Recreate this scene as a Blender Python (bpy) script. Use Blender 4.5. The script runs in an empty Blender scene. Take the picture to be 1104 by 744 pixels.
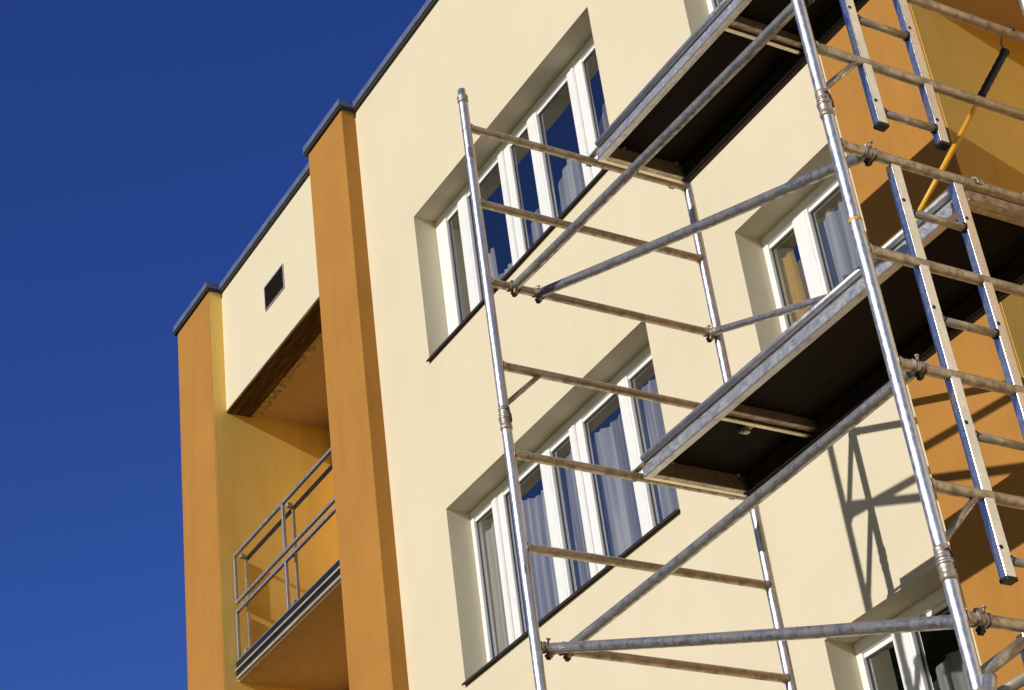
import bpy, bmesh, math, random
from mathutils import Vector, Matrix
random.seed(7)
scene = bpy.context.scene
COL = scene.collection
V = Vector
# ------------------------------------------------------------------ materials
def newmat(name):
    m = bpy.data.materials.new(name); m.use_nodes = True
    nt = m.node_tree; b = nt.nodes['Principled BSDF']
    return m, nt, b
def N(nt, t, **kw):
    n = nt.nodes.new(t)
    for k, v in kw.items(): setattr(n, k, v)
    return n
def L(nt, a, b): nt.links.new(a, b)
def noise(nt, scale, detail=4, rough=.55, stretch=None, coord='Object', w=None):
    tc = N(nt, 'ShaderNodeTexCoord'); src = tc.outputs[coord]
    if stretch:
        mp = N(nt, 'ShaderNodeMapping'); mp.inputs['Scale'].default_value = stretch
        L(nt, src, mp.inputs[0]); src = mp.outputs[0]
    n = N(nt, 'ShaderNodeTexNoise'); n.inputs['Scale'].default_value = scale
    n.inputs['Detail'].default_value = detail; n.inputs['Roughness'].default_value = rough
    L(nt, src, n.inputs['Vector']); return n.outputs['Fac']
def ramp(nt, fac, stops):
    r = N(nt, 'ShaderNodeValToRGB'); e = r.color_ramp.elements
    while len(e) > 1: e.remove(e[-1])
    e[0].position = stops[0][0]; e[0].color = (*stops[0][1], 1)
    for p, c in stops[1:]:
        x = e.new(p); x.color = (*c, 1)
    L(nt, fac, r.inputs[0]); return r.outputs[0]
def mixc(nt, fac, a, b):
    m = N(nt, 'ShaderNodeMix', data_type='RGBA')
    if hasattr(fac, 'links'): L(nt, fac, m.inputs[0])
    else: m.inputs[0].default_value = fac
    for s, k in ((a, 6), (b, 7)):
        if hasattr(s, 'links'): L(nt, s, m.inputs[k])
        else: m.inputs[k].default_value = (*s, 1)
    return m.outputs[2]
def g(v): return (v, v, v)
def sc(c, k): return tuple(x * k for x in c)

def stucco(name, col, var=.07, stain=None, stain_amt=.25, bump=.35):
    m, nt, b = newmat(name)
    big = noise(nt, 1.1, 5, .6)
    c = ramp(nt, big, [(.3, sc(col, 1 - var)), (.7, sc(col, 1 + var * .4))])
    if stain:
        st = noise(nt, 1.0, 6, .65, (5.0, 5.0, .55))
        f = ramp(nt, st, [(.5, g(0)), (.78, g(stain_amt))])
        c = mixc(nt, f, c, stain)
    fine = noise(nt, 95, 3, .6)
    gr = ramp(nt, fine, [(.3, g(.9)), (.7, g(1.04))])
    mm = N(nt, 'ShaderNodeMix', data_type='RGBA', blend_type='MULTIPLY'); mm.inputs[0].default_value = .5
    L(nt, c, mm.inputs[6]); L(nt, gr, mm.inputs[7])
    L(nt, mm.outputs[2], b.inputs['Base Color'])
    b.inputs['Roughness'].default_value = .93
    b.inputs['Specular IOR Level'].default_value = .15
    bp = N(nt, 'ShaderNodeBump'); bp.inputs['Strength'].default_value = bump; bp.inputs['Distance'].default_value = .004
    med = noise(nt, 160, 4, .7)
    L(nt, med, bp.inputs['Height'])
    bp2 = N(nt, 'ShaderNodeBump'); bp2.inputs['Strength'].default_value = .25; bp2.inputs['Distance'].default_value = .01
    L(nt, noise(nt, 3.0, 3, .5), bp2.inputs['Height']); L(nt, bp2.outputs[0], bp.inputs['Normal'])
    L(nt, bp.outputs[0], b.inputs['Normal'])
    return m

def metal(name, col, rough=.3, dirt=(.25, .19, .12), dirt_amt=.5, paint=None, paint_at=.68, metallic=.9, lo=.5):
    m, nt, b = newmat(name)
    n1 = noise(nt, 9, 6, .65)
    c = ramp(nt, n1, [(.3, sc(col, .78)), (.7, col)])
    n2 = noise(nt, 22, 7, .7)
    f = ramp(nt, n2, [(lo, g(0)), (lo + .16, g(dirt_amt))])
    c = mixc(nt, f, c, dirt)
    met = N(nt, 'ShaderNodeMath', operation='MULTIPLY_ADD'); L(nt, f, met.inputs[0]); met.inputs[1].default_value = -.8; met.inputs[2].default_value = metallic
    mo = met.outputs[0]
    if paint:
        n3 = noise(nt, 6.5, 5, .6)
        f3 = ramp(nt, n3, [(paint_at, g(0)), (paint_at + .015, g(1))])
        c = mixc(nt, f3, c, paint)
        mm = N(nt, 'ShaderNodeMath', operation='MULTIPLY_ADD'); L(nt, f3, mm.inputs[0]); mm.inputs[1].default_value = -.9; L(nt, mo, mm.inputs[2]); mm.use_clamp = True; mo = mm.outputs[0]
    L(nt, c, b.inputs['Base Color']); L(nt, mo, b.inputs['Metallic'])
    n4 = noise(nt, 40, 5, .7)
    rr = ramp(nt, n4, [(.3, g(rough * .75)), (.75, g(min(1, rough * 1.7)))])
    L(nt, rr, b.inputs['Roughness'])
    bp = N(nt, 'ShaderNodeBump'); bp.inputs['Strength'].default_value = .18; bp.inputs['Distance'].default_value = .002
    L(nt, noise(nt, 60, 5, .7), bp.inputs['Height']); L(nt, bp.outputs[0], b.inputs['Normal'])
    return m
def plain(name, col, rough=.6, var=.15, scale=12, metallic=0, spec=.4, bump=.1):
    m, nt, b = newmat(name)
    n1 = noise(nt, scale, 5, .6)
    L(nt, ramp(nt, n1, [(.3, sc(col, 1 - var)), (.7, sc(col, 1 + var))]), b.inputs['Base Color'])
    b.inputs['Roughness'].default_value = rough; b.inputs['Metallic'].default_value = metallic
    b.inputs['Specular IOR Level'].default_value = spec
    if bump:
        bp = N(nt, 'ShaderNodeBump'); bp.inputs['Strength'].default_value = bump; bp.inputs['Distance'].default_value = .004
        L(nt, noise(nt, scale * 5, 4, .6), bp.inputs['Height']); L(nt, bp.outputs[0], b.inputs['Normal'])
    return m

CREAM = (.765, .68, .495)
M = {}
M['cream'] = stucco('cream_render', CREAM, .035, (.62, .53, .36), .14)
M['orange'] = stucco('orange_render', (.48, .228, .052), .10, (.34, .155, .04), .45)
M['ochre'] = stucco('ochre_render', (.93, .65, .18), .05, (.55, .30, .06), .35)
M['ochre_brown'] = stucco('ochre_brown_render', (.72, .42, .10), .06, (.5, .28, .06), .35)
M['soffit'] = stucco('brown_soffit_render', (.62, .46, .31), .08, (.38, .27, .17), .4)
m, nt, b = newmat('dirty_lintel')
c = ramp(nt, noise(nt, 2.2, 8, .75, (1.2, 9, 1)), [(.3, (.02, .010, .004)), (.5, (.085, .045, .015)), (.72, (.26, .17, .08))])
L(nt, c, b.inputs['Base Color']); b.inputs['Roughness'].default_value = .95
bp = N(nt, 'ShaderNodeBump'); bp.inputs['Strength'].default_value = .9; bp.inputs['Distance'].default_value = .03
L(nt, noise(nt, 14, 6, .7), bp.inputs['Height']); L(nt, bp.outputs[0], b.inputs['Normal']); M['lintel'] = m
M['cement'] = plain('pale_cement_edge', (.50, .40, .26), .95, .45, 18, bump=.8)
M['coping'] = plain('blue_grey_coping_sheet', (.17, .20, .31), .42, .25, 6, metallic=.35, spec=.5)
M['pvc'] = plain('white_window_plastic', (.88, .88, .88), .34, .04, 9, spec=.45, bump=.03)
M['gasket'] = plain('dark_gasket', (.03, .03, .032), .7)
M['sill'] = plain('dark_brown_sill_sheet', (.035, .026, .022), .4, .3)
M['tube'] = metal('scuffed_aluminium_tube', (.80, .81, .84), .36, (.34, .28, .20), .35, (.60, .43, .17), .735, .93, .54)
M['rung'] = metal('grimy_rung_warm_reflection', (.62, .55, .45), .34, (.24, .15, .07), .65, (.62, .50, .30), .74, .75, .46)  # tan base stands in for warm wall reflections; the dirt mask is grime
M['brace'] = metal('scraped_steel_brace', (.60, .60, .63), .30, (.16, .12, .08), .75, (.55, .30, .06), .73, .88, .45)
M['rail'] = metal('bright_ladder_rail', (.90, .90, .94), .20, (.55, .50, .44), .25, None, .7, .95, .60)
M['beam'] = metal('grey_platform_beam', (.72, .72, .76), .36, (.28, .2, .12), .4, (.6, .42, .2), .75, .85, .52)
M['beam_shaded'] = metal('shaded_platform_beam', (.05, .042, .035), .55, (.02, .012, .006), .7, None, .7, .3)  # shade on the unlit wall-side beam, painted in as a near-black base
M['joist'] = metal('tan_platform_joist', (.88, .78, .58), .22, (.45, .28, .12), .4, None, .7, .9, .56)
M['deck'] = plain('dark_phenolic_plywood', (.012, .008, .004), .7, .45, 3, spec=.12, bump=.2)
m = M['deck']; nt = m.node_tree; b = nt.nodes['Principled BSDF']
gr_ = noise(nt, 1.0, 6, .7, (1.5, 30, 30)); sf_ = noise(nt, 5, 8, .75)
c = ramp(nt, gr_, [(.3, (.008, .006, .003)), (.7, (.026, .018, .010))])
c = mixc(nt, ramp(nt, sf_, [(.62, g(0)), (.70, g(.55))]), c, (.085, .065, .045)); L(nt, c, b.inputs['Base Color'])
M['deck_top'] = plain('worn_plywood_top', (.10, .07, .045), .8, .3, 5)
M['coupler'] = metal('zinc_coupler', (.58, .54, .48), .4, (.20, .10, .04), .8, None, .7, .8, .45)
M['black'] = plain('black_plastic', (.012, .012, .014), .45, .3)
M['rust'] = plain('rusty_bolt', (.22, .08, .025), .8, .4, 30)
M['tape'] = plain('yellow_orange_mark', (.80, .42, .05), .55, .12, 20)
M['yellow'] = plain('yellow_pole_paint', (.85, .42, .03), .35, .1, 20)
M['steel'] = metal('galvanised_rail', (.56, .56, .57), .4, (.14, .12, .10), .5, None, .7, .8)
M['darksteel'] = plain('dark_painted_steel', (.012, .011, .014), .5, .3)
M['trim'] = plain('pale_drip_trim', (.50, .47, .42), .5, .2, 10, metallic=.3)
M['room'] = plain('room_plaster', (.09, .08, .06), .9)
M['roof'] = plain('bitumen_roof', (.05, .05, .05), .9)
M['rubber'] = plain('grey_rubber', (.06, .06, .06), .7)
# glass
m, nt, b = newmat('window_glass'); nt.nodes.remove(b)
tr = N(nt, 'ShaderNodeBsdfTransparent'); tr.inputs[0].default_value = (.97, .98, .99, 1)
gl = N(nt, 'ShaderNodeBsdfGlossy'); gl.inputs['Roughness'].default_value = .0; gl.inputs[0].default_value = (.92, .95, 1, 1)
fr = N(nt, 'ShaderNodeFresnel'); fr.inputs[0].default_value = 1.52
fm = N(nt, 'ShaderNodeMath', operation='MULTIPLY_ADD'); L(nt, fr.outputs[0], fm.inputs[0]); fm.inputs[1].default_value = 1.1; fm.inputs[2].default_value = .30; fm.use_clamp = True
bp = N(nt, 'ShaderNodeBump'); bp.inputs['Strength'].default_value = .04; bp.inputs['Distance'].default_value = .02
L(nt, noise(nt, 1.6, 2, .4), bp.inputs['Height']); L(nt, bp.outputs[0], gl.inputs['Normal'])
mx = N(nt, 'ShaderNodeMixShader'); L(nt, fm.outputs[0], mx.inputs[0]); L(nt, tr.outputs[0], mx.inputs[1]); L(nt, gl.outputs[0], mx.inputs[2])
L(nt, mx.outputs[0], nt.nodes['Material Output'].inputs[0]); M['glass'] = m
def cloth(name, col, alpha_lo=.45, alpha_hi=.95, sc_=26, fold=1.0):
    m, nt, b = newmat(name); nt.nodes.remove(b)
    d = N(nt, 'ShaderNodeBsdfDiffuse'); t = N(nt, 'ShaderNodeBsdfTranslucent')
    f1 = noise(nt, 1.0, 3, .5, (17*fold, 3, .35)); f2 = noise(nt, 1.0, 2, .5, (55*fold, 3, 1.1))
    c1 = ramp(nt, f1, [(.35, sc(col, .62)), (.62, col)])
    L(nt, c1, d.inputs[0]); L(nt, c1, t.inputs[0])
    a = N(nt, 'ShaderNodeMixShader'); a.inputs[0].default_value = .35; L(nt, d.outputs[0], a.inputs[1]); L(nt, t.outputs[0], a.inputs[2])
    tp = N(nt, 'ShaderNodeBsdfTransparent')
    s1 = ramp(nt, f1, [(.30, g(alpha_lo)), (.60, g(alpha_hi))]); s2 = ramp(nt, f2, [(.3, g(.78)), (.65, g(1))])
    mm = N(nt, 'ShaderNodeMix', data_type='RGBA', blend_type='MULTIPLY'); mm.inputs[0].default_value = 1; L(nt, s1, mm.inputs[6]); L(nt, s2, mm.inputs[7])
    x = N(nt, 'ShaderNodeMixShader'); L(nt, mm.outputs[2], x.inputs[0]); L(nt, tp.outputs[0], x.inputs[1]); L(nt, a.outputs[0], x.inputs[2])
    L(nt, x.outputs[0], nt.nodes['Material Output'].inputs[0]); return m
M['lace'] = cloth('white_lace', (.97, .96, .94), .62, 1.0)
M['amber'] = cloth('amber_cloth', (.95, .60, .12), .85, 1, fold=.6)
# ground
m, nt, b = newmat('sandy_ground')
c = ramp(nt, noise(nt, .35, 8, .65), [(.35, (.088, .063, .018)), (.55, (.118, .085, .024)), (.7, (.06, .056, .013))])
L(nt, c, b.inputs['Base Color']); b.inputs['Roughness'].default_value = .95
bp = N(nt, 'ShaderNodeBump'); bp.inputs['Strength'].default_value = .5; L(nt, noise(nt, 8, 6, .6), bp.inputs['Height']); L(nt, bp.outputs[0], b.inputs['Normal'])
M['ground'] = m

# ------------------------------------------------------------------ mesh builder
class MB:
    def __init__(s): s.bm = bmesh.new()
    def box(s, x0, x1, y0, y1, z0, z1, bevel=0):
        bm = bmesh.new()
        vs = [bm.verts.new((x, y, z)) for x in (x0, x1) for y in (y0, y1) for z in (z0, z1)]
        for q in ((0,1,3,2),(4,6,7,5),(0,4,5,1),(2,3,7,6),(0,2,6,4),(1,5,7,3)):
            bm.faces.new([vs[i] for i in q])
        if bevel: bmesh.ops.bevel(bm, geom=bm.edges[:], offset=bevel, segments=2, affect='EDGES', profile=.5)
        s._merge(bm); return s
    def _merge(s, bm, mat=None):
        if mat is not None: bmesh.ops.transform(bm, matrix=mat, verts=bm.verts[:])
        me = bpy.data.meshes.new('t'); bm.to_mesh(me); bm.free(); s.bm.from_mesh(me); bpy.data.meshes.remove(me)
    def obox(s, a, b, w, h, up=(0, 0, 1), bevel=0):
        a, b = V(a), V(b); d = (b - a); n = d.normalized(); u = V(up); sd = n.cross(u).normalized(); u = sd.cross(n)
        bm = bmesh.new(); l = d.length
        vs = [bm.verts.new((x, y, z)) for x in (0, l) for y in (-w/2, w/2) for z in (-h/2, h/2)]
        for q in ((0,1,3,2),(4,6,7,5),(0,4,5,1),(2,3,7,6),(0,2,6,4),(1,5,7,3)): bm.faces.new([vs[i] for i in q])
        if bevel: bmesh.ops.bevel(bm, geom=bm.edges[:], offset=bevel, segments=2, affect='EDGES', profile=.5)
        mt = Matrix((( n.x, sd.x, u.x, a.x), (n.y, sd.y, u.y, a.y), (n.z, sd.z, u.z, a.z), (0, 0, 0, 1)))
        s._merge(bm, mt); return s
    def tube(s, pts, r, seg=20, cap=True, hollow=False):
        """tube through a polyline; r a number or one radius per point"""
        pts = [V(p) for p in pts]; rs = list(r) if isinstance(r, (list, tuple)) else [r] * len(pts)
        P2, R2 = [pts[0]], [rs[0]]                       # guard rings keep the shading straight on long runs
        for i in range(1, len(pts)):
            a, b = pts[i-1], pts[i]; l = (b-a).length
            if len(pts) > 2 and l > .15:
                for t in (.012/l, 1-.012/l): P2.append(a+(b-a)*t); R2.append(rs[i-1]+(rs[i]-rs[i-1])*t)
            P2.append(b); R2.append(rs[i])
        pts, rs = P2, R2
        rings = []; prev = None
        for i, p in enumerate(pts):
            t = (pts[min(i+1, len(pts)-1)] - pts[max(i-1, 0)]).normalized()
            if prev is None:
                ref = V((0, 0, 1)) if abs(t.z) < .9 else V((0, 1, 0)); a = t.cross(ref).normalized()
            else: a = (prev - t * prev.dot(t)).normalized()
            prev = a; bb = t.cross(a)
            rings.append([s.bm.verts.new(p + rs[i] * (math.cos(k*2*math.pi/seg) * a + math.sin(k*2*math.pi/seg) * bb)) for k in range(seg)])
        for i in range(len(rings)-1):
            for k in range(seg):
                f = s.bm.faces.new((rings[i][k], rings[i][(k+1) % seg], rings[i+1][(k+1) % seg], rings[i+1][k])); f.smooth = True
        if cap:
            s.bm.faces.new(rings[0][::-1]); s.bm.faces.new(rings[-1])
        return s
    def collar(s, a, b, r, lip=.003, seg=20):
        """short sleeve with rounded rims"""
        a, b = V(a), V(b); n = (b - a).normalized(); l = (b - a).length
        P = [(0, r - lip), (.12, r), (.3, r), (.38, r - lip), (.5, r - lip), (.58, r), (.88, r), (1, r - lip)]
        return s.tube([a + n * l * t for t, _ in P], [q for _, q in P], seg)
    def quad(s, *ps):
        s.bm.faces.new([s.bm.verts.new(p) for p in ps]); return s
    def build(s, name, mat, parent=None, weld=False):
        if weld: bmesh.ops.remove_doubles(s.bm, verts=s.bm.verts[:], dist=1e-5)
        bmesh.ops.recalc_face_normals(s.bm, faces=s.bm.faces[:])
        if name == 'pane':                               # glass must face outwards for its Fresnel reflection
            s.bm.normal_update()
            for f in s.bm.faces:
                if f.normal.y > 0: f.normal_flip()
        me = bpy.data.meshes.new(name); s.bm.to_mesh(me); s.bm.free()
        for mm in (mat if isinstance(mat, (list, tuple)) else [mat]): me.materials.append(mm)
        o = bpy.data.objects.new(name, me); COL.objects.link(o)
        if parent is not None: o.parent = parent; o.matrix_parent_inverse = Matrix.Translation(-WL(parent))
        return o
def WL(o):
    l = V(o.location)
    return l if o.parent is None else l * 1.0 + (WL(o.parent) + o.matrix_parent_inverse.to_translation())
def thing(name, loc, label, cat, group=None):
    o = bpy.data.objects.new(name, None); COL.objects.link(o); o.location = loc; o.empty_display_size = .2
    tag(o, label, cat, group); return o
def tag(o, label, cat, group=None):
    o['label'] = label; o['category'] = cat
    if group: o['group'] = group
    return o

# ------------------------------------------------------------------ measured places (metres, camera at the origin, ground 1.6 below)
GZ = -1.6
WY = 6.875                 # face of the cream wall
PY = 6.732                 # face of the pillars
GY = 7.08                  # face of the window frames
RT = 11.50                 # top of the walls under the coping
ST = 2.791                 # storey
PIL = [(-16.096, -15.246), (-12.816, -12.107), (-6.236, -5.49), (-3.45, -2.85)]
REC = [(-15.246, -12.816), (-5.49, -3.45)]
BX = 5.2; BACK = 15.0
RB = 8.02                  # back wall of the balcony recesses

# ------------------------------------------------------------------ setting
gm = MB(); gm.quad((-400, -400, GZ), (400, -400, GZ), (400, 400, GZ), (-400, 400, GZ))
gr = gm.build('ground', M['ground']); gr['kind'] = 'structure'

# tree mass added out of view so the lower right panes mirror something dark
wd = MB(); rnd = random.Random(5)
for i in range(46):
    az_ = math.radians(34+50*i/45+rnd.uniform(-1, 1)); dd = rnd.uniform(24, 29); rr = rnd.uniform(2.2, 3.4); top = dd*math.tan(math.radians(rnd.uniform(18.5, 21.8)))
    for zz in (top-rr, top-rr*2.3, top-rr*3.6):
        bm = bmesh.new(); bmesh.ops.create_icosphere(bm, subdivisions=3, radius=rr)
        for v_ in bm.verts: v_.co *= 1+rnd.uniform(-.16, .16)
        wd._merge(bm, Matrix.Translation((-6.9-dd*math.sin(az_), 6.9-dd*math.cos(az_), max(zz, GZ))))
for i in range(120):
    az_ = math.radians(rnd.uniform(39.5, 47.6)); dd = rnd.uniform(17, 20); el_ = rnd.uniform(14, 39 - 1.0*abs(math.degrees(az_)-43.5)); rr = rnd.uniform(.7, 1.3)
    bm = bmesh.new(); bmesh.ops.create_icosphere(bm, subdivisions=3, radius=rr)
    for v_ in bm.verts: v_.co *= 1+rnd.uniform(-.25, .25)
    wd._merge(bm, Matrix.Translation((-6.9-dd*math.sin(az_), 6.9-dd*math.cos(az_), dd*math.tan(math.radians(el_)))))
wo = wd.build('added_reflection_woods', plain('dark_foliage', (.035, .045, .018), .9, .5, 4)); wo['kind'] = 'stuff'; wo['label'] = 'added mass of tree clumps out of view, giving the lowest window something dark to mirror'; wo['category'] = 'added_trees'

# ------------------------------------------------------------------ building
B = thing('apartment_building', (-8, 9, GZ), 'cream rendered apartment block with orange pillars, recessed balconies and flat roof', 'building')
W1 = (-11.272, -8.478, 8.252, 9.705)
WINS = []
holes = []
for k in (0, 1): holes.append((W1[0], W1[1], W1[2]-k*ST, W1[3]-k*ST))
for k in (0, 1, 2): holes.append((-7.443, -6.44, W1[2]-k*ST, W1[3]-k*ST))
def wall_with_holes(x0, x1, z0, z1, y, depth, hs, thick=.30):
    xs = sorted({x0, x1, *[h[0] for h in hs], *[h[1] for h in hs]}); zs = sorted({z0, z1, *[h[2] for h in hs], *[h[3] for h in hs]})
    mb = MB()
    inside = lambda X, Z: any(h[0] < X < h[1] and h[2] < Z < h[3] for h in hs)
    for i in range(len(xs)-1):
        for j in range(len(zs)-1):
            a, b, c, d = xs[i], xs[i+1], zs[j], zs[j+1]
            if inside((a+b)/2, (c+d)/2): continue
            mb.quad((a, y, c), (b, y, c), (b, y, d), (a, y, d))
            mb.quad((a, y+thick, c), (a, y+thick, d), (b, y+thick, d), (b, y+thick, c))
    for h in hs:
        a, b, c, d = h; y2 = y + thick
        mb.quad((a, y, c), (a, y, d), (a, y2, d), (a, y2, c)); mb.quad((b, y, c), (b, y2, c), (b, y2, d), (b, y, d))
        mb.quad((a, y, d), (b, y, d), (b, y2, d), (a, y2, d)); mb.quad((a, y, c), (a, y2, c), (b, y2, c), (b, y, c))
    for (a, b) in ((x0, x0), (x1, x1)):
        mb.quad((a, y, z0), (a, y, z1), (a, y+thick, z1), (a, y+thick, z0))
    mb.quad((x0, y, z1), (x1, y, z1), (x1, y+thick, z1), (x0, y+thick, z1))
    mb.quad((x0, y, z0), (x1, y, z0), (x1, y+thick, z0), (x0, y+thick, z0))
    return mb
wl = wall_with_holes(PIL[1][0]+.02, PIL[2][1]-.02, GZ-.2, RT, WY, .2, holes)
bmesh.ops.remove_doubles(wl.bm, verts=wl.bm.verts[:], dist=1e-5)
wall = wl.build('facade_wall', M['cream'], B)
MB().box(PIL[3][0]+.02, BX, WY, WY+.3, GZ-.2, RT).build('facade_wall', M['cream'], B)
for (a, b) in PIL:
    # pillars run back far enough to be the side walls of the balcony recesses (rendered ochre inside)
    MB().box(a, b, PY, WY+.02, GZ-.2, RT, .006).build('pillar', M['orange'], B)
# ochre side/back walls of recesses: ochre side sheet starts at the pillar face on the near (right hand) side
E = .003
for n, (a, b) in enumerate(REC):
    mb = MB()
    mb.box(a-.25, a+E, PY+.008, RB+.2, GZ-.2, RT-.002)       # side wall seen from the right; 3 mm proud of the pillar
    mb.build('recess_side_wall', M['ochre'], B)
    MB().box(b-E, b+.25, PY+.008, RB+.2, GZ-.2, RT-.002).build('recess_side_wall', M['ochre'], B)
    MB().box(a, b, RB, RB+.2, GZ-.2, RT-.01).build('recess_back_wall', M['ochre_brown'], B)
    MB().box(a+E, b-E, WY, WY+.20, 10.06, RT).build('parapet_panel', M['cream'], B)
    # rough dirty lintel below the parapet, then a ragged line of cement, then the smooth soffit
    li = MB().box(a+E, b-E, WY+.003, WY+.26, 10.035, 10.058); li.build('lintel', M['lintel'], B)
    ce = MB(); rnd = random.Random(3+n); x = a+E
    prev = .02
    while x < b-.02:
        w = rnd.uniform(.012, .05); e2 = WY+.27+rnd.uniform(.03, .09)
        ce.box(x, min(x+w, b-E), WY+.262, e2, 10.042-rnd.uniform(0, .010), 10.085); x += w
    ce.build('cement_joint', M['cement'], B)
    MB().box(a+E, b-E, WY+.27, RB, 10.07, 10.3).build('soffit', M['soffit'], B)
# roof, back, ends
MB().box(PIL[0][0]+.01, BX-.01, WY+.32, BACK, RT-.35, RT-.05).build('roof', M['roof'], B)
MB().box(PIL[0][0], BX, BACK, BACK+.3, GZ-.2, RT).build('rear_wall', M['cream'], B)
MB().box(PIL[0][0]+.004, PIL[0][0]+.26, WY+.021, BACK, GZ-.2, RT-.002).build('end_wall', M['cream'], B)
MB().box(BX-.25, BX, WY+.3, BACK, GZ-.2, RT-.002).build('end_wall', M['cream'], B)
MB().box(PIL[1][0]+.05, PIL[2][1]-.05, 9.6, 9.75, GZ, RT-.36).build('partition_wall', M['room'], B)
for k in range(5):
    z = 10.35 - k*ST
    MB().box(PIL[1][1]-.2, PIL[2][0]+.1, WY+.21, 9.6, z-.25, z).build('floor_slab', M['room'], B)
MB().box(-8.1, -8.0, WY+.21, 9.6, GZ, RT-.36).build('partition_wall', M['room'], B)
# coping: dark sheet with drip edge following the pillars, lighter bead on top
path = [(PIL[0][0]-.035, 9.0), (PIL[0][0]-.035, PY-.035)]
for i, (a, b) in enumerate(PIL):
    if i: path += [(a-.035, WY-.035), (a-.035, PY-.035)]
    path += [(b+.035, PY-.035), (b+.035, WY-.035)]
path += [(BX+.035, WY-.035)]
def strip(path, z0, z1, th, mb):
    # mitred strip: outer line = path, inner line moved inwards (towards +Y / inside)
    inn = []
    for i, p in enumerate(path):
        p = V((*p, 0)); ds = []
        if i: ds.append((p - V((*path[i-1], 0))).normalized())
        if i < len(path)-1: ds.append((V((*path[i+1], 0)) - p).normalized())
        off = V((0, 0, 0))
        for d in ds: off += V((-d.y, d.x, 0)) if len(ds) > 1 else V((-d.y, d.x, 0))
        if len(ds) == 2 and abs(ds[0].dot(ds[1])) > .9: off *= .5
        inn.append(p + off * th)
    for i in range(len(path)-1):
        a, b = path[i], path[i+1]; c, d = inn[i], inn[i+1]
        mb.quad((*a, z0), (*b, z0), (*b, z1), (*a, z1)); mb.quad((*a, z1), (*b, z1), (d.x, d.y, z1), (c.x, c.y, z1))
        mb.quad((*a, z0), (c.x, c.y, z0), (d.x, d.y, z0), (*b, z0)); mb.quad((c.x, c.y, z0), (c.x, c.y, z1), (d.x, d.y, z1), (d.x, d.y, z0))
cp = MB(); strip(path, RT+.004, RT+.072, .030, cp); cop = cp.build('coping', M['coping'], B)
dr = MB(); strip([(p[0], p[1]+.010) for p in path], RT-.026, RT+.003, .020, dr); dr.build('coping_drip', M['gasket'], cop)
for i in range(len(path)-1):
    a, b = path[i], path[i+1]; l = (V((*b, 0))-V((*a, 0))).length; q = 1
    while q*1.25 < l and abs(b[1]-a[1]) < .01 and l > 1.3:        # overlapping seams of the sheets
        x = a[0]+(b[0]-a[0])*q*1.25/l; MB().box(x-.018, x+.018, a[1]-.003, a[1]+.02, RT+.003, RT+.0735).build('coping_seam', M['coping'], cop); q += 1
MB().box(PIL[0][0], BX, WY-.01, WY+.45, RT+.002, RT+.066).build('coping_cap', M['coping'], cop)
for a, b in PIL: MB().box(a-.01, b+.01, PY-.012, WY-.012, RT+.001, RT+.064).build('coping_cap', M['coping'], cop)
# vent in the parapet
for n, (a, b) in enumerate(REC):
    vx0, vx1, vz0, vz1 = a+1.05, a+1.465, 10.615, 10.868
    v = MB().box(vx0, vx1, WY-.006, WY+.01, vz0, vz1).build('vent_grille', M['darksteel'], B)
    fr_ = MB()
    for q in ((vx0-.014, vx1+.014, vz1, vz1+.014), (vx0-.014, vx1+.014, vz0-.014, vz0), (vx0-.014, vx0, vz0, vz1), (vx1, vx1+.014, vz0, vz1)):
        fr_.box(q[0], q[1], WY-.012, WY+.01, q[2], q[3])
    fr_.build('vent_frame', M['steel'], v)
    sl = MB()
    for k in range(8):
        z = vz0 + (k+.5)*(vz1-vz0)/8; sl.obox((vx0, WY-.012, z), (vx1, WY-.012, z), .014, .003, up=(0, .6, .8))
    sl.build('vent_louvre', M['sill'], v)
# balconies
def balcony(a, b, zt):
    """zt = underside of the slab"""
    s = MB().box(a+E, b-E, WY-.0, RB, zt, zt+.19).build('balcony', M['soffit'], B)
    MB().box(a+E, b-E, WY+.004, RB, zt+.192, zt+.20).build('dark_floor_layer', M['roof'], s)  # unseen dark layer added to cut light bounced off the slab top
    t = MB()
    t.box(a+.02, b-.004, WY-.028, WY-.002, zt+.012, zt+.038, .004)
    t.build('edge_trim', M['trim'], s)
    t = MB().box(a+.01, b-.004, WY-.040, WY-.002, zt+.088, zt+.108, .004); t.build('edge_trim', M['trim'], s)
    MB().box(a+.006, b-.004, WY-.02, WY-.001, zt+.040, zt+.086).build('edge_sheet', M['darksteel'], s)
    MB().box(a+.006, b-.004, WY-.016, WY-.001, zt+.112, zt+.189).build('edge_sheet', M['darksteel'], s)
    yo = WY+.004; z0 = zt+.19; zz = [z0, z0+.50, z0+.595, z0+1.085]
    x0 = a + (.10 if a > -8 else .012); mid = a+1.13
    for (p, q) in ((zz[0], zz[1]), (zz[2], zz[3])):
        r = MB(); w = .030
        for z in (p, q): r.obox((x0+.01, yo, z), (b-.002, yo, z), w, w, bevel=.003)
        for x in (x0+.024, mid): r.obox((x, yo, p+w/2), (x, yo, q-w/2), w, w, up=(0, 1, 0), bevel=.003)
        r.build('railing_frame', M['steel'], s)
    d = MB()
    for z in (zz[0]+.03, zz[3]-.05): d.box(x0+.10, b-.004, yo+.081, yo+.092, z-.030, z+.015)
    d.build('railing_flat_bar', M['darksteel'], s)
    for x in (x0+.13, mid+.07, b-.06):
        pz = MB(); pz.box(x-.011, x+.011, yo+.055, yo+.080, zt+.10, zz[3]-.05)
        for z in (zz[0]+.06, zz[1]+.04, zz[3]-.05):
            pz.box(x-.022, x+.022, yo+.006, yo+.056, z-.020, z+.020, .003)
        pz.build('railing_post', M['steel'], s)
for (a, b) in REC:
    for k in range(4): balcony(a, b, 7.155 - k*ST)

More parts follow.
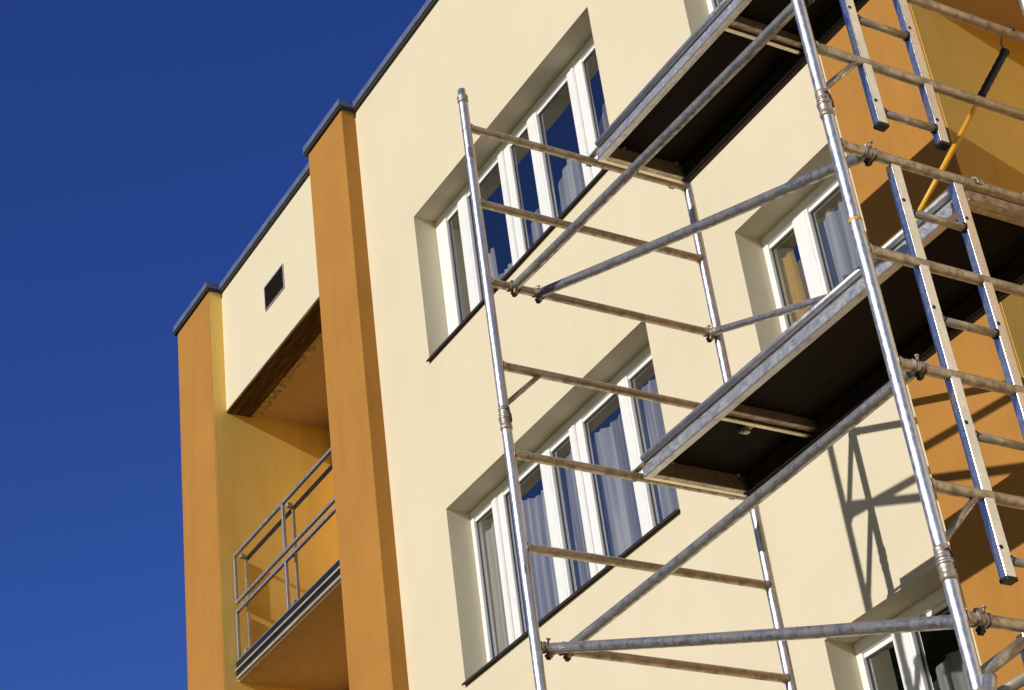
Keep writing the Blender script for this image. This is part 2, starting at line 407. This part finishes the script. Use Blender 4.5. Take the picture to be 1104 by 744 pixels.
# windows -------------------------------------------------------
def window(hole, members, wide_sash, tilt=0):
    a, b, c, d = hole; y = GY
    fr = MB(); fw = .05
    l0 = members[0][1]; 
    fr.box(a, l0, y, y+.07, c, d, .004)
    fr.box(b-.06, b, y, y+.07, c, d, .004)
    fr.box(l0, b-.06, y+.001, y+.07, d-.075, d, .004); fr.box(l0, b-.06, y+.001, y+.07, c, c+.06, .004)
    # stepped inner lip of the frame
    fr.box(l0, b-.06, y+.014, y+.06, d-.105, d-.076, .003)
    w = fr.build('window', M['pvc'], B)
    for (p, q) in members[1:]:
        mb = MB()
        if q-p > .16:
            m_ = (p+q)/2
            mb.box(p, m_-.006, y-.006, y+.06, c+.061, d-.077, .005); mb.box(m_+.006, q, y+.004, y+.06, c+.061, d-.077, .005)
            mb.box(m_-.006, m_+.006, y+.012, y+.05, c+.061, d-.077)
            mb.box(m_-.03, m_-.012, y-.012, y-.005, c+.07, d-.08, .003)
        else:
            mb.box(p, q, y-.004, y+.06, c+.061, d-.077, .006)
            mb.box(p+.02, q-.02, y-.010, y-.003, c+.07, d-.08, .003)
        mb.build('mullion', M['pvc'], w)
    cells = []
    xs = [l0] + [v for p in members[1:] for v in p] + [b-.06]
    for i in range(0, len(xs), 2):
        p, q = xs[i], xs[i+1]; cells.append((p, q))
        rnd = random.Random(int(abs(p)*1000))
        gs = MB(); z0, z1 = c+.061, d-.106; t = .010
        gs.box(p, q, y+.026, y+.034, z0, z0+t); gs.box(p, q, y+.026, y+.034, z1-t, z1); gs.box(p, p+t, y+.026, y+.034, z0, z1); gs.box(q-t, q, y+.026, y+.034, z0, z1)
        gs.build('gasket', M['gasket'], w)
        dy = [rnd.uniform(-.0012, .0012)*tilt for _ in range(4)]
        MB().quad((p, y+.03+dy[0], z0), (q, y+.03+dy[1], z0), (q, y+.03+dy[2], z1), (p, y+.03+dy[3], z1)).build('pane', M['glass'], w)
    sl = MB(); sl.box(a-.004, b+.004, WY-.026, GY+.002, c+.001, c+.008); sl.box(a-.004, b+.004, WY-.030, WY-.026, c-.010, c+.008)
    sl.build('window_sill', M['sill'], w)
    sf = MB(); sf.box(l0, b-.06, GY+.10, GY+.35, c-.03, c-.001); sf.build('inner_sill', M['pvc'], w)
    return cells
mem1 = [(-11.272, -11.10), (-10.895, -10.745), (-10.21, -10.035), (-9.745, -9.605), (-9.13, -8.93)]
mem2 = [(-11.272, -11.225), (-10.94, -10.78), (-10.232, -10.09), (-9.81, -9.645), (-9.17, -9.04)]
mem3 = [(-7.443, -7.395), (-7.135, -6.985)]
c1 = window(holes[0], mem1, True, 1); c2 = window(holes[1], mem2, True, 1)
window((-7.443, -6.44, holes[2][2], holes[2][3]), mem3, True, 1)
window((-7.443, -6.44, holes[3][2], holes[3][3]), mem3, True, 1)
window((-7.443, -6.44, holes[4][2], holes[4][3]), mem3, True, 1)

def curtain(x0, x1, z0, ztop, mat, label, group, y=7.185, pleat=.075, amp=.016, seed=1, name='curtain'):
    """ztop(x) gives the upper hem; pleated sheet"""
    rnd = random.Random(seed); mb = MB(); nx = max(12, int((x1-x0)/.008)); nz = 14
    ph = rnd.uniform(0, 6); grid = []
    for i in range(nx+1):
        x = x0 + (x1-x0)*i/nx; zt = ztop(x+.11); col = []
        for j in range(nz+1):
            f = j/nz; z = z0 + (zt-z0)*f
            yy = y + amp*(.55+.45*(1-f))*math.sin(2*math.pi*(x-x0)/pleat + ph + .8*math.sin(9*(x-x0)+seed) + .5*math.sin(2.4*z)) + .006*math.sin(31*x)
            col.append(mb.bm.verts.new((x, yy, z)))
        grid.append(col)
    for i in range(nx):
        for j in range(nz):
            f = mb.bm.faces.new((grid[i][j], grid[i+1][j], grid[i+1][j+1], grid[i][j+1])); f.smooth = True
    o = mb.build(name, mat); tag(o, label, 'curtain', group); return o
h1 = holes[0]
def arch(xc, half, zlo, zhi): return lambda x: zlo + (zhi-zlo)*max(0, 1-((x-xc)/half)**2)**.5
grp = 'net curtains behind the windows'
curtain(-10.85, -10.33, h1[2]-.1, lambda x: h1[2]+.46+.30*(x < -10.48), M['lace'], 'stepped beige net curtain in the second pane of the top storey window', grp, seed=2)
curtain(-10.14, -9.87, h1[2]-.1, lambda x: h1[2]+.50+.8*(x+10.03), M['lace'], 'low slanting net curtain in the third pane of the top storey window', grp, seed=3)
curtain(-9.70, -9.23, h1[2]-.1, arch(-9.30, .24, h1[2]+.34, h1[2]+.80), M['lace'], 'arched net curtain in the fourth pane of the top storey window', grp, seed=4)
curtain(-9.05, -8.53, h1[2]-.1, lambda x: h1[2]+.50+.45*abs(math.sin(7*(x+8.5))), M['lace'], 'scalloped net curtain in the last pane of the top storey window', grp, seed=5)
h2 = holes[1]
curtain(-11.22, -8.53, h2[2]-.1, lambda x: h2[3]-.12-.09*math.sin(3.2*x)**2 - .05*math.sin(2.1*x+1)**2, M['lace'], 'long pleated white net curtain across the wide window one storey down', grp, pleat=.105, amp=.022, seed=6)
h3 = holes[3]
curtain(-7.43, -7.24, h3[2]-.1, lambda x: h3[3]-.16-.10*(x > -7.18), M['amber'], 'amber curtain in the left sash of the narrow window beside the orange pillar', grp, amp=.012, seed=7)
curtain(-7.21, -6.50, h3[2]-.1, lambda x: h3[3]-.12, M['lace'], 'grey white pleated curtain in the right sash of the narrow window', grp, pleat=.11, amp=.024, seed=8)
h4 = holes[4]
curtain(-7.38, -6.50, h4[2]-.1, lambda x: h4[3]-.30-.20*math.sin(4.2*x)**2, M['lace'], 'white scalloped net curtain in the lowest window behind the bottom brace', grp, pleat=.10, amp=.024, seed=9)
h5 = holes[2]
curtain(-7.38, -6.50, h5[2]-.1, lambda x: h5[3]-.4, M['lace'], 'white net curtain in the topmost narrow window above the upper platform', grp, pleat=.10, amp=.024, seed=10)

# ------------------------------------------------------------------ scaffold tower
XF, XN = -6.722, -4.197
YO, YI = 4.488, 5.932
Z1 = 6.484                     # highest rung; rungs every 0.5 m
S = thing('scaffold_tower', ((XF+XN)/2, (YO+YI)/2, GZ), 'aluminium scaffold tower with ladder frame standing in front of the cream wall', 'scaffold')
RP, RR, RL, RBr = .0255, .0222, .0165, .0245
def paint_band(p, ax, r, parent, mat, l=.02, name='paint_mark', arc=None):
    mb = MB(); p = V(p); ax = V(ax).normalized()
    if arc is None: mb.tube([p-ax*l/2, p+ax*l/2], r+.0012, 24, cap=False)
    else:
        a0, a1 = arc; ref = V((0, 0, 1)) if abs(ax.z) < .9 else V((0, 1, 0)); u = ax.cross(ref).normalized(); w = ax.cross(u)
        n = 8; q = [(p + (r+.0015)*(math.cos(a0+(a1-a0)*i/n)*u + math.sin(a0+(a1-a0)*i/n)*w)) for i in range(n+1)]
        for i in range(n):
            s0 = ax*(l/2)*(1-.25*random.random()); s1 = ax*(l/2)*(1-.25*random.random())
            mb.quad(q[i]-s0, q[i+1]-s1, q[i+1]+s0, q[i]+s1)
    return mb.build(name, mat, parent)
def joint(x, y, z, parent):
    """spigot joint with rings and a spring clip"""
    mb = MB()
    mb.collar((x, y, z-.070), (x, y, z+.005), RP+.0045); mb.collar((x, y, z+.010), (x, y, z+.060), RP+.003)
    mb.tube([(x, y, z-.012), (x, y, z+.001)], RP+.0065, 20)
    mb.build('joint_collar', M['coupler'], parent)
    cl = MB(); cl.tube([(x+RP, y-.012, z+.035), (x+RP+.005, y, z+.040), (x+RP+.004, y+.010, z+.026), (x+RP, y+.016, z+.012)], .003, 8)
    cl.box(x+RP-.008, x+RP+.003, y+.010, y+.022, z-.030, z+.014, .003)
    cl.build('spring_clip', M['black'], parent)
def end_frame(x, zb, ladder, bottom=True):
    """one 2 m frame: posts from zb to zb+2, rungs at zb+.33 + k*.5"""
    posts = []
    for y in (YO, YI):
        mb = MB().tube([(x, y, zb), (x, y, zb+2.0), (x, y, zb+2.002), (x, y, zb+2.09)], [RP, RP, RP-.004, RP-.004], 24)
        posts.append(mb.build('post', M['tube'], S))
    for q in range(4):
        z = zb+.332+.5*q
        r = MB().tube([(x, YO+RP-.006, z), (x, YO+RP+.004, z), (x, YO+RP+.012, z), (x, YI-RP-.012, z), (x, YI-RP-.004, z), (x, YI-RP+.006, z)], [RR+.005, RR+.004, RR, RR, RR+.004, RR+.005], 20)
        r.build('rung', M['rung'], S)
    MB().tube([(x, YO+.012, zb+.107), (x, YO+.235, zb+.320)], .0135, 14).build('gusset_strut', M['rung'], S)
    if ladder:
        lo, hi = zb+.008, zb+1.80
        ys = ((4.748, 4.796), (5.074, 5.122))
        for (p, q) in ys:
            rl = MB().box(x-.020, x+.016, p, q, lo, hi, .0025).build('ladder_rail', M['rail'], S)
            MB().box(x-.022, x+.018, p-.002, q+.002, lo-.012, lo+.004, .002).build('rail_cap', M['black'], rl)
            for w in range(4): MB().tube([(x+.0162, (p+q)/2-.010, lo+.115+.5*w), (x+.0172, (p+q)/2-.010, lo+.115+.5*w)], .0085, 12).build('rail_hole', M['black'], rl)
        for w in range(4):
            z = zb+.082+.5*w
            r = MB().tube([(x, ys[0][1]-.004, z), (x, ys[1][0]+.004, z)], RL, 16).build('ladder_rung', M['rung'], S)
            for yy in (ys[0][1]+.001, ys[1][0]-.007): MB().tube([(x, yy, z), (x, yy+.006, z)], RL+.005, 16).build('rung_collar', M['black'], r)
    return posts
frames = {}
for x, lad in ((XF, False), (XN, True)):
    for k in range(4):
        zb = 4.652 - 2*k
        if zb < GZ: break
        frames[(x, k)] = end_frame(x, zb, lad)
    for k in range(4):
        zb = 4.652 - 2*k
        for i, y in enumerate((YO, YI)):
            joint(x, y, zb+.03, frames[(x, k)][i])
    for i, y in enumerate((YO, YI)):
        MB().collar((x, y, 6.655), (x, y, 6.700), RP+.004).build('end_ring', M['coupler'], frames[(x, 0)][i])
# castors
for x in (XF, XN):
    for y in (YO, YI):
        zt = 4.652-6+.0
        cst = MB(); cst.tube([(x, y, GZ+.14), (x, y, zt+.02)], .019, 16); cst.tube([(x, y, zt-.04), (x, y, zt)], .034, 16)
        cst.box(x-.035, x-.027, y-.03, y+.05, GZ+.06, GZ+.15); cst.box(x+.027, x+.035, y-.03, y+.05, GZ+.06, GZ+.15); cst.box(x-.035, x+.035, y-.03, y+.04, GZ+.142, GZ+.152)
        c_ = cst.build('castor', M['coupler'], S)
        MB().tube([(x-.022, y+.02, GZ+.075), (x+.022, y+.02, GZ+.075)], .075, 28).build('wheel', M['rubber'], c_)
# paint marks
paint_band((XN, YO, 5.01-.9), (0, 0, 1), RP, frames[(XN, 1)][0], M['tape'], .012)
paint_band((XF, YO, 6.30), (0, 0, 1), RP, frames[(XF, 0)][0], M['joist'], .07, arc=(2.2, 4.0))
paint_band((XF, YO, 3.86), (0, 0, 1), RP, frames[(XF, 1)][0], M['joist'], .05, arc=(2.2, 4.0))

def clamp(at, axis, toward, parent, handle='black', scale=.80):
    """hook coupler gripping a rung (axis) at the end of a brace that runs towards `toward`"""
    at = V(at); ax = V(axis).normalized(); tw = (V(toward)-at).normalized()
    sd = ax.cross(tw).normalized(); s = scale
    mb = MB()
    mb.collar(at-ax*.030*s, at+ax*.030*s, .031*s, .004)
    mb.collar(at+tw*.018*s, at+tw*.095*s, .0295*s, .003)
    mb.obox(at+sd*.020*s+tw*.02*s, at+sd*.050*s+tw*.02*s, .026*s, .030*s, up=ax, bevel=.004)
    for q in (-.034, .034): mb.tube([at+ax*q*s-ax*.003, at+ax*q*s+ax*.003], .0345*s, 18)
    c_ = mb.build('clamp', M['coupler'], parent)
    hb = MB(); d = -sd if sd.z > 0 else sd
    hb.obox(at+d*.022*s, at+d*.066*s, .024*s, .026*s, up=ax, bevel=.005)
    hb.tube([at+d*.045*s-ax*.022*s, at+d*.045*s+ax*.022*s], .009*s, 12)
    hb.build('clamp_lever', M[handle], parent)
    bt = MB(); bt.tube([at-d*.028*s-tw*.012, at-d*.058*s-tw*.012], .0065*s, 8); bt.tube([at-d*.048*s-tw*.012, at-d*.058*s-tw*.012], .012*s, 6)
    bt.build('clamp_bolt', M['coupler'], parent)
def brace(a, b, r=RBr, ha='black', hb='black', marks=(), ends=(True, True), axis=(0, 1, 0)):
    a, b = V(a), V(b); d = (b-a).normalized()
    n = 6; sag = .006; pts = [a + (b-a)*(i/n) + V((0, 0, -sag*4*(i/n)*(1-i/n))) for i in range(n+1)]
    pts[0] = a + d*.03; pts[-1] = b - d*.03
    br = MB().tube(pts, r, 22).build('brace', M['brace'], S)
    if ends[0]: clamp(a, axis, b, br, ha)
    if ends[1]: clamp(b, axis, a, br, hb)
    for t, arc, l in marks: paint_band(a+(b-a)*t, d, r, br, M['tape'], l, arc=arc)
    return br
k = lambda i: Z1-.5*i
# outer ledgers and diagonals
brace((XF, 4.645, k(2)), (XN, 4.545, 5.275), ha='rust')
brace((XF, 4.795, k(2)), (XN, 4.655, k(4)), marks=((.30, (1.0, 2.2), .05),))
brace((XF, 4.650, k(6)), (XN, 4.605, k(6)), ha='rust', marks=((.055, (1.2, 2.0), .05),))
brace((XF, 4.560, k(6)), (XN, 4.585, k(8)), marks=((.035, (.9, 1.9), .045),))
# inner diagonals (wall side)
brace((XF, 5.875, k(2)), (XN, 5.83, k(4)), r=.0205)
# bays lower down, out of the picture
brace((XF, 4.64, k(10)), (XN, 4.6, k(10))); brace((XF, 4.56, k(10)), (XN, 4.6, k(12))); brace((XF, 4.64, k(14)), (XN, 4.6, k(14)))
# outrigger clamped to the near post at the bottom right
og = MB().tube([(XN+.075, YO-.015, 2.235), (XN+.16, YO-.62, .9), (XN+.35, YO-1.55, GZ+.05)], RBr, 20).build('outrigger', M['brace'], S)
clamp((XN, YO, 2.19), (0, 0, 1), (XN+.2, YO-.05, 2.18), og)
MB().tube([(XN, YO+.022, 2.275), (XN, 4.775, 2.435)], RR, 18).build('outrigger_strut', M['rung'], og)
MB().tube([(XN+.06, YO+.03, 2.19), (XN+.06, 5.93, 2.90)], .019, 18).build('outrigger_strut', M['rung'], og)
MB().tube([(XN+.35, YO-1.55, GZ+.0), (XN+.35, YO-1.55, GZ+.05)], .07, 20).build('outrigger_foot', M['rubber'], og)

# ------------------------------------------------------------------ platforms
def platform(y0, y1, zr, label, jx, name='scaffold_platform', trap=False):
    """zr = rung axis"""
    P = thing(name, ((XF+XN)/2, (y0+y1)/2, zr), label, 'scaffold platform', 'platforms resting on the scaffold rungs')
    xa, xb = XF+.095, XN-.07
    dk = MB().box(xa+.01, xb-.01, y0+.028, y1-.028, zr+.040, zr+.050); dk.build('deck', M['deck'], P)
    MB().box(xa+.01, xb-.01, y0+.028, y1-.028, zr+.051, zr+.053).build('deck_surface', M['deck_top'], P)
    for s_, y in ((1, y0), (-1, y1)):
        bm_ = MB()
        ya, yb = sorted((y, y+s_*.020)); yc, yd = sorted((y, y+s_*.045)); ye, yf = sorted((y+s_*.008, y+s_*.016))
        bm_.tube([(xa, y+s_*.018, zr+.048), (xb, y+s_*.018, zr+.048)], .018, 16)          # round top flange
        bm_.box(xa, xb, min(y+s_*.032, y+s_*.040), max(y+s_*.032, y+s_*.040), zr-.008, zr+.040)   # recessed web
        bm_.box(xa, xb, min(y, y+s_*.040), max(y, y+s_*.040), zr-.062, zr-.008, .006)      # lower box flange
        bm_.box(xa, xb, min(y+s_*.04, y+s_*.052), max(y+s_*.04, y+s_*.052), zr-.056, zr-.050)
        bm_.build('side_beam', M['beam' if s_ == 1 else 'beam_shaded'], P)
    for i, x in enumerate(jx):
        j = MB(); j.box(x-.022, x+.020, y0+.041, y1-.041, zr-.012, zr+.039, .003); j.build('joist', M['rung'], P)
        MB().box(x-.046, x-.0225, y0+.041, y1-.041, zr-.030, zr-.022, .001).build('joist_lip', M['joist'], P)
    for x, s_ in ((xa, 1), (xb, -1)):
        e = MB(); e.box(min(x, x+s_*.03), max(x, x+s_*.03), y0+.041, y1-.041, zr-.05, zr+.039, .003)
        e.build('end_beam', M['rung'], P)
        MB().box(min(x-s_*.004, x-s_*.03), max(x-s_*.004, x-s_*.03), y0+.02, y1-.02, zr-.048, zr-.036, .002).build('end_lip', M['joist' if s_ == 1 else 'rung'], P)
        for yy in (y0+.03, y1-.03):
            h = MB(); xr = XF if s_ == 1 else XN
            pts = [(x, yy, zr+.03)] + [(xr + s_*(.030*math.cos(t)), yy, zr + .030*math.sin(t)) for t in [math.radians(v) for v in (60, 90, 120, 150, 180, 205)]]
            for p, q in zip(pts[:-1], pts[1:]): h.obox(p, q, .034, .009, up=(0, 0, 1) if abs(q[0]-p[0]) > abs(q[2]-p[2]) else (1, 0, 0), bevel=.002)
            h.build('hook', M['coupler'], P)
        for yy in (y0+.10, y0+.16, y1-.10):
            MB().tube([(x+s_*.045, yy, zr+.035), (x+s_*.045, yy, zr+.022)], .010, 6).build('bolt', M['coupler'], P)
    if trap:
        t = MB(); t.box(-6.22, -6.14, y0+.30, y0+.34, zr+.018, zr+.039, .004); t.tube([(-6.18, y0+.32, zr+.004), (-6.18, y0+.32, zr+.03)], .018, 12)
        t.build('trapdoor_latch', M['coupler'], P)
    return P
platform(5.250, 5.865, k(0), 'upper scaffold platform with black underside and silver edge beams, near the top of the photo', (-5.47,))
platform(5.185, 5.850, k(4), 'lower scaffold platform with black underside and a small silver latch, one floor below the other', (-6.03,), trap=True)

# ------------------------------------------------------------------ hooked yellow pole
a = V((-4.585, 5.225, 4.550)); b_ = V((-4.240, 5.742, 5.420)); d = (b_-a).normalized()
pole = thing('hooked_pole', a, 'yellow pole with black foam grip, hooked on a rung and standing on the lower platform', 'pole')
Lp = (b_-a).length
MB().tube([a, a+d*(Lp*.74)], .0125, 16).build('shaft', M['yellow'], pole)
gp = MB(); n = 14
gp.tube([a+d*(Lp*.72)+d*(Lp*.27)*i/n for i in range(n+1)], [.0175+.002*(i % 2) for i in range(n)]+[.024], 16); gp.build('grip', M['black'], pole)
e_ = a+d*Lp*.99
MB().tube([e_, e_+V((.002, -.008, .02)), e_+V((-.004, -.004, .05)), e_+V((.006, .006, .090)), e_+V((.030, .012, .104)), e_+V((.062, .012, .098)), e_+V((.075, .012, .07))], .0045, 10).build('hook', M['black'], pole)

# ------------------------------------------------------------------ camera
yaw, pitch, roll, F = 0.972084, 0.561936, -0.137900, 2084.37
cy, sy, cp_, sp = math.cos(yaw), math.sin(yaw), math.cos(pitch), math.sin(pitch)
f = V((-sy*cp_, cy*cp_, sp)); r = V((cy, sy, 0)); u = r.cross(f)
r2 = math.cos(roll)*r + math.sin(roll)*u; u2 = -math.sin(roll)*r + math.cos(roll)*u
cam = bpy.data.cameras.new('camera'); co = bpy.data.objects.new('camera', cam); COL.objects.link(co)
co.matrix_world = Matrix(((r2.x, u2.x, -f.x, 0), (r2.y, u2.y, -f.y, 0), (r2.z, u2.z, -f.z, 0), (0, 0, 0, 1)))
cam.sensor_fit = 'HORIZONTAL'; cam.sensor_width = 36; cam.lens = F/1104*36; cam.clip_start = .05; cam.clip_end = 2000
scene.camera = co
# ------------------------------------------------------------------ light
t_, p_ = .139, .356
sd = V((t_, -1, p_)).normalized()          # towards the sun
el = math.asin(sd.z); az = math.atan2(sd.x, sd.y)
sun = bpy.data.lights.new('sun', 'SUN'); sun.energy = 3.5; sun.angle = math.radians(.5); sun.color = (1, .95, .87)
so = bpy.data.objects.new('sun', sun); COL.objects.link(so); so.rotation_euler = sd.to_track_quat('Z', 'Y').to_euler(); so.location = sd*30
w = bpy.data.worlds.new('World'); scene.world = w; w.use_nodes = True; nt = w.node_tree
bg = nt.nodes['Background']; sky = nt.nodes.new('ShaderNodeTexSky'); sky.sky_type = 'NISHITA'; sky.sun_disc = False
sky.sun_elevation = el; sky.sun_rotation = az; sky.altitude = 600; sky.air_density = .85; sky.dust_density = .15; sky.ozone_density = 2.5
hs = nt.nodes.new('ShaderNodeHueSaturation'); hs.inputs['Saturation'].default_value = 1.25; hs.inputs['Value'].default_value = 1.1; hs.inputs['Hue'].default_value = .53
nt.links.new(sky.outputs[0], hs.inputs['Color']); # polarised look of the photograph: clear deep blue away from the sun, paler and warmer sky round the sun
tc = nt.nodes.new('ShaderNodeTexCoord'); dt = nt.nodes.new('ShaderNodeVectorMath'); dt.operation = 'DOT_PRODUCT'; dt.inputs[1].default_value = sd
nt.links.new(tc.outputs['Generated'], dt.inputs[0])
tint = ramp(nt, dt.outputs['Value'], [(0, (1.15, 1.40, 1.42)), (.9, (1.25, 1.05, .62))])
ml = nt.nodes.new('ShaderNodeMix'); ml.data_type = 'RGBA'; ml.blend_type = 'MULTIPLY'; ml.inputs[0].default_value = 1
nt.links.new(hs.outputs[0], ml.inputs[6]); nt.links.new(tint, ml.inputs[7])
nt.links.new(ml.outputs[2], bg.inputs[0]); bg.inputs[1].default_value = .08
vs = scene.view_settings; vs.view_transform = 'Standard'; vs.look = 'None'; vs.exposure = 0; vs.gamma = 1; vs.use_curve_mapping = False
scene.cycles.use_denoising = True; scene.cycles.max_bounces = 10; scene.cycles.transparent_max_bounces = 12
